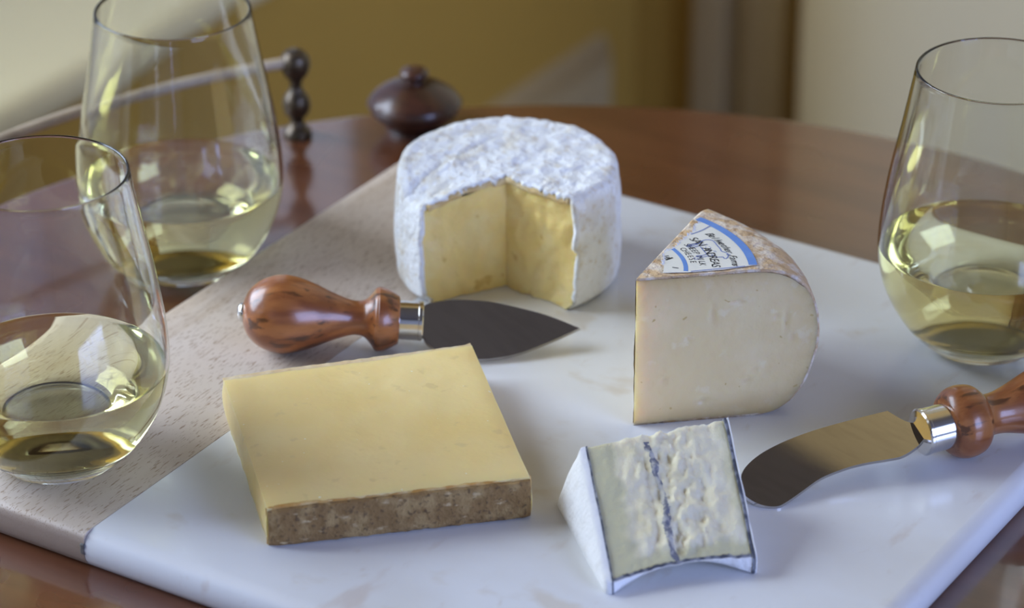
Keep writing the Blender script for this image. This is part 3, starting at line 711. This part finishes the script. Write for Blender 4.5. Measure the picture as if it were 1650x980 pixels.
def goat_solid():
    V, F = [], []; N, M = 60, 72
    def p_front(u, v):
        p = facept(u, v) + FN * goat_off(u, v)
        if v > .8: p = p + (facept(u, 0) - facept(u, 1)).normalized() * .32 * arch(u) * ((v - .8) / .2) ** 2
        if v < .05: p.z += .06 * fbm(u * 20, 3, 1)
        return p
    g = [[len(V) + 0 for i in range(N + 1)] for j in range(M + 1)]
    for j in range(M + 1):
        for i in range(N + 1):
            V.append(p_front(i / N, j / M)); g[j][i] = len(V) - 1
    for j in range(M):
        for i in range(N): F.append((g[j][i], g[j][i + 1], g[j + 1][i + 1], g[j + 1][i]))
    # under-lip, underside, back
    rows = []
    def row(fn):
        r_ = []
        for i in range(N + 1): V.append(fn(i / N)); r_.append(len(V) - 1)
        rows.append(r_)
    back = lambda u: GL * (1 - u) + HL * u
    lo = lambda u: Vector((*(GB * (1 - u) + HB * u).xy, 0))
    pull = (GT - GB); pull.z = 0; pull.normalize()
    row(lambda u: lo(u) + pull * (.05 + .75 * arch(u)) + Vector((0, 0, .02 + .55 * arch(u))))
    row(lambda u: lo(u) + pull * (.9 + .9 * arch(u)) + Vector((0, 0, .02 + .30 * arch(u))))
    row(lambda u: back(u) + Vector((0, 0, .0)))
    row(lambda u: back(u) * .5 + facept(u, 0) * .5 + pull * .15)
    prev = g[M]
    for r_ in rows + [g[0]]:
        for i in range(N): F.append((prev[i], prev[i + 1], r_[i + 1], r_[i]))
        prev = r_
    for e in (0, N):
        F.append(tuple([g[j][e] for j in range(M + 1)] + [r_[e] for r_ in rows]))
    return V, F
gm = mesh('paste', *goat_solid(), 'goat_paste', gb, 60).data
ca_ = gm.attributes.new('cream', 'FLOAT', 'POINT')     # the glossy ripened line just under the rind
def sst(x): x = min(max(x, 0), 1); return x * x * (3 - 2 * x)
vals = [0.0] * len(gm.vertices)
for j in range(73):
    for i in range(61):
        u, v = i / 60, j / 72; n_ = .05 * fbm(u * 8, v * 8, 3, 1)
        vals[j * 61 + i] = min(1, max(sst((.24 - u + n_) / .10), .7 * sst((u - .90 + n_) / .08), sst((v - .80 + n_) / .10)))
ca_.data.foreach_set('value', vals)
AX = (HT - GT).normalized()
def endplate(name, T_, B_, L_, d0, d1, m, grow=0.0, amp=.05, seed=0):
    """a plate closing one end of the wedge; its outer face bulges a little"""
    foot = Vector((B_.x, B_.y, 0)) ; c = (T_ + B_ + L_ + foot) / 4
    base = [T_, T_ * .66 + B_ * .34, T_ * .33 + B_ * .67, B_, (B_ + foot) / 2 + (B_ - T_).normalized() * .08, foot, foot * .6 + L_ * .4, L_ * .75 + foot * .25, L_, L_ * .6 + T_ * .4 - (B_ - T_).normalized() * .12]
    pts = []
    for i in range(len(base)):
        a, b = base[i], base[(i + 1) % len(base)]
        for k in range(6): pts.append(a + (b - a) * (k / 6))
    pts = [p + (p - c).normalized() * (grow + amp * fbm(i * .35, seed, 0, 1.0)) for i, p in enumerate(pts)]
    for p in pts: p.z = max(p.z, 0.0)
    V, F = [], []; n = len(pts)
    lev = [(1.0, d0), (1.0, d0 + (d1 - d0) * .6), (.96, d0 + (d1 - d0) * .9), (.86, d1 + .05 * (d1 - d0)), (.6, d1 + .35 * (d1 - d0)), (.3, d1 + .5 * (d1 - d0))]
    for s_, d_ in lev:
        for i, p in enumerate(pts): 
            q = c + (p - c) * s_ + AX * (d_ + .03 * nz(p.x, p.y, p.z + s_ * 3, 2)); q.z = max(q.z, 0); V.append(q)
    for k in range(len(lev) - 1):
        for j in range(n): F.append((k * n + j, k * n + (j + 1) % n, (k + 1) * n + (j + 1) % n, (k + 1) * n + j))
    F += [tuple(range(n)), tuple((len(lev) - 1) * n + j for j in range(n))]
    return mesh(name, V, F, m, gb, 60)
endplate('ash_layer', GT, GB, GL, .02, -.055, 'ash', .045, .06, 1)
endplate('top_rind', GT, GB, GL, -.055, -.34, 'goat_rind', .03, .05, 2)
endplate('ash_layer', HT, HB, HL, -.04, .09, 'ash', .06, .09, 3)
endplate('base_rind', HT, HB, HL, .09, .17, 'goat_rind', .04, .10, 4)
# ash line through the face, and the ash-edged rind along the front
def ribbon(name, path, width, lift, m, n_w=4, jag=.03, thick=.06):
    V, F = [], []
    for k, (u, v, wf) in enumerate(path):
        for j in range(n_w + 1):
            s_ = (j / n_w - .5); uu = u + s_ * width * wf + jag * .3 * fbm(k * .7, j * .4, 2)
            b = facept(uu, v) + FN * (goat_off(uu, v) + lift * (1 - (2 * s_) ** 2))
            if v > .8: b = b + (facept(u, 0) - facept(u, 1)).normalized() * .32 * arch(u) * ((v - .8) / .2) ** 2
            V.append(b)
    n1 = n_w + 1
    for k in range(len(path) - 1):
        for j in range(n_w): F.append((k * n1 + j, k * n1 + j + 1, (k + 1) * n1 + j + 1, (k + 1) * n1 + j))
    s0 = len(V); V += [v - FN * thick for v in V[:]]
    F += [tuple(i + s0 for i in f) for f in F[:]]
    return mesh(name, V, F, m, gb, 60)
pth = []
for k in range(61):
    v = .05 + .94 * k / 60; u = .41 + .035 * math.sin(v * 5) + .02 * fbm(v * 8, 2, 0) + .12 * max(0, v - .25); wf = .55 + .6 * abs(fbm(v * 7, 0, 4)) + (.3 if .55 < v < .75 else 0)
    pth.append((u, v, wf))
ribbon('ash_line', pth, .058, .03, 'ash_blue')
def lip():
    V, F = [], []; N = 60
    pull = (GT - GB); pull.z = 0; pull.normalize()
    sl = (facept(.5, 0) - facept(.5, 1)).normalized()
    for i in range(N + 1):
        u = i / N; f0 = facept(u, 1) + FN * goat_off(u, 1) + sl * .32 * arch(u); lo = Vector((*(GB * (1 - u) + HB * u).xy, 0))
        bot = lo + pull * (.02 + .72 * arch(u)) + Vector((0, 0, .02 + .52 * arch(u)))
        j1 = .05 * fbm(u * 14, 1, 3); outw = -pull * (.10 + .04 * fbm(u * 9, 2, 2))
        V += [f0 + sl * (.06 + j1) + FN * .02, f0 + outw * .6 + sl * j1, f0 * .5 + bot * .5 + outw, bot + outw * .5, bot + pull * .2]
    for i in range(N):
        for k in range(4): F.append((i * 5 + k, i * 5 + k + 1, (i + 1) * 5 + k + 1, (i + 1) * 5 + k))
    return mesh('side_rind', V, F, 'goat_rind', gb, 60)
lip()
def ashedge():
    V, F = [], []; N = 90; sl = (facept(.5, 0) - facept(.5, 1)).normalized()
    for i in range(N + 1):
        u = i / N; f0 = facept(u, 1) + FN * (goat_off(u, 1) + .03) + sl * .32 * arch(u); j1 = .06 * fbm(u * 14, 1, 3); ww = .05 + .09 * abs(fbm(u * 22, 4, 0))
        V += [f0 + sl * (.06 + j1 + ww), f0 + sl * (.05 + j1) + FN * .03, f0 + sl * (j1 - .02)]
    for i in range(N):
        for k in range(2): F.append((i * 3 + k, i * 3 + k + 1, (i + 1) * 3 + k + 1, (i + 1) * 3 + k))
    return mesh('ash_edge', V, F, 'ash', gb, 60)
ashedge()

# ------------------------------------------------------------------ knives
def blade_mesh(name, o, a, wv, outline, th, m, parent, bend=None):
    a = Vector(a).normalized(); wv = Vector(wv); wv = (wv - a * wv.dot(a)).normalized(); n_ = a.cross(wv)
    if n_.z < 0: n_ = -n_
    o = Vector(o); pts = [Vector((p[0], p[1])) for p in outline]
    c = sum(pts, Vector((0, 0))) / len(pts)
    V, F = [], []; n = len(pts)
    lev = [(1.0, -th / 2), (1.0, -th * .1), (.985, th / 2)]
    bf = bend or (lambda s, w: 0)
    for s_, d in lev:
        for p in pts:
            q = c + (p - c) * s_; V.append(o + a * q.x + wv * q.y + n_ * (d + bf(q.x, q.y)))
    for k in range(len(lev) - 1):
        for j in range(n): F.append((k * n + j, k * n + (j + 1) % n, (k + 1) * n + (j + 1) % n, (k + 1) * n + j))
    F += [tuple(range(n)), tuple((len(lev) - 1) * n + j for j in range(n))]
    return mesh(name, V, F, m, parent, 30)
def closed(pts, n=4):
    return spline(pts, n)
# spade knife
B0 = Vector((-6.1, -8.8, 1.72)); KA = Vector((0.83, 0.55, -0.07)).normalized(); KW = Vector((0.43, -0.73, -0.53))
kn = thing('cheese_knife', (-6.1, -8.8, 0), 'broad spade-bladed cheese knife with a brown wooden bulb handle', 'knife')
hp = spline([(0.01, -1.70), (.45, -1.66), (1.0, -1.42), (1.45, -.9), (1.68, -.2), (1.66, .45), (1.42, 1.25), (1.05, 2.1), (.80, 2.8), (.74, 3.2), (.82, 3.55), (1.1, 3.82), (1.32, 3.98), (1.38, 4.10)], 4) + \
     spline([(1.40, 4.12), (1.33, 4.45), (1.12, 4.85), (.9, 5.02), (0.01, 5.03)], 4)
mesh('handle', *lathe(hp, B0, KA, 56), 'olive_wood', kn, 50)
mesh('pommel_stud', *lathe(spline([(.42, -1.62), (.42, -1.74), (.3, -1.88), (0.01, -1.95)], 4), B0, KA, 32), 'polished_steel', kn, 50)
mesh('ferrule', *lathe([(.01, 4.95), (.80, 4.95), (.84, 5.0), (.84, 5.82), (.87, 5.84), (.87, 5.98), (.82, 6.03), (.01, 6.03)], B0, KA, 48), 'polished_steel', kn, 35)
kout = spline([(5.6, -.40), (5.95, -.55), (6.1, -.80), (6.74, -1.01), (7.44, -1.12), (8.3, -1.13), (9.07, -1.08), (10.25, -.85), (11.43, -.55), (12.83, 0)], 4) + \
       spline([(12.83, 0), (12.31, .31), (11.44, .80), (10.29, 1.37), (9.42, 1.65), (8.56, 1.80), (7.6, 1.80), (6.8, 1.55), (6.25, 1.17), (6.0, .75), (5.6, .5)], 4)[1:]
mesh_b = blade_mesh('blade', B0, KA, KW, kout, .16, 'steel', kn)
# spreader
F0 = Vector((21.66, -2.59, 1.47)); SA_ = Vector((-0.63, -0.77, -0.12)).normalized(); SW = Vector((0.75, -0.57, -0.34))
HA = Vector((-0.56, -0.83, -0.03)).normalized()
sk = thing('cheese_spreader', (22.5, -1.4, 0), 'round-tipped steel cheese spreader with a turned wooden handle', 'knife')
hs = spline([(0.01, -.50), (.95, -.52), (1.25, -.66), (1.46, -1.0), (1.50, -1.4), (1.40, -1.85), (1.16, -2.12)], 4) + \
     spline([(.98, -2.16), (.86, -2.5), (.88, -3.0), (1.05, -3.7), (1.35, -4.7), (1.62, -5.8), (1.70, -6.7), (1.5, -7.6), (1.0, -8.2), (0.01, -8.4)], 4)
mesh('handle', *lathe(hs, F0, HA, 56), 'olive_wood_light', sk, 50)
mesh('ferrule', *lathe([(.01, -.58), (.90, -.58), (.94, -.53), (.94, .45), (.97, .48), (.97, .60), (.90, .66), (.01, .66)], F0, HA, 48), 'polished_steel', sk, 35)
sout = spline([(.3, -.42), (.54, -.49), (.83, -.65), (1.08, -.98), (1.35, -1.45)], 3) + \
       spline([(1.40, -1.47), (1.97, -1.50), (2.9, -1.53), (3.93, -1.55), (4.96, -1.52), (6.12, -1.39), (7.17, -1.13), (7.96, -.73), (8.36, -.29), (8.52, .1), (8.58, .5), (8.41, .94), (8.04, 1.35), (7.52, 1.57), (7.0, 1.45), (6.27, 1.18), (5.35, .84), (4.35, .71), (3.42, .72), (2.38, .86), (1.77, .90), (1.03, .67), (.53, .36), (.3, .3)], 4)
blade_mesh('blade', F0, SA_, SW, sout, .14, 'steel', sk)
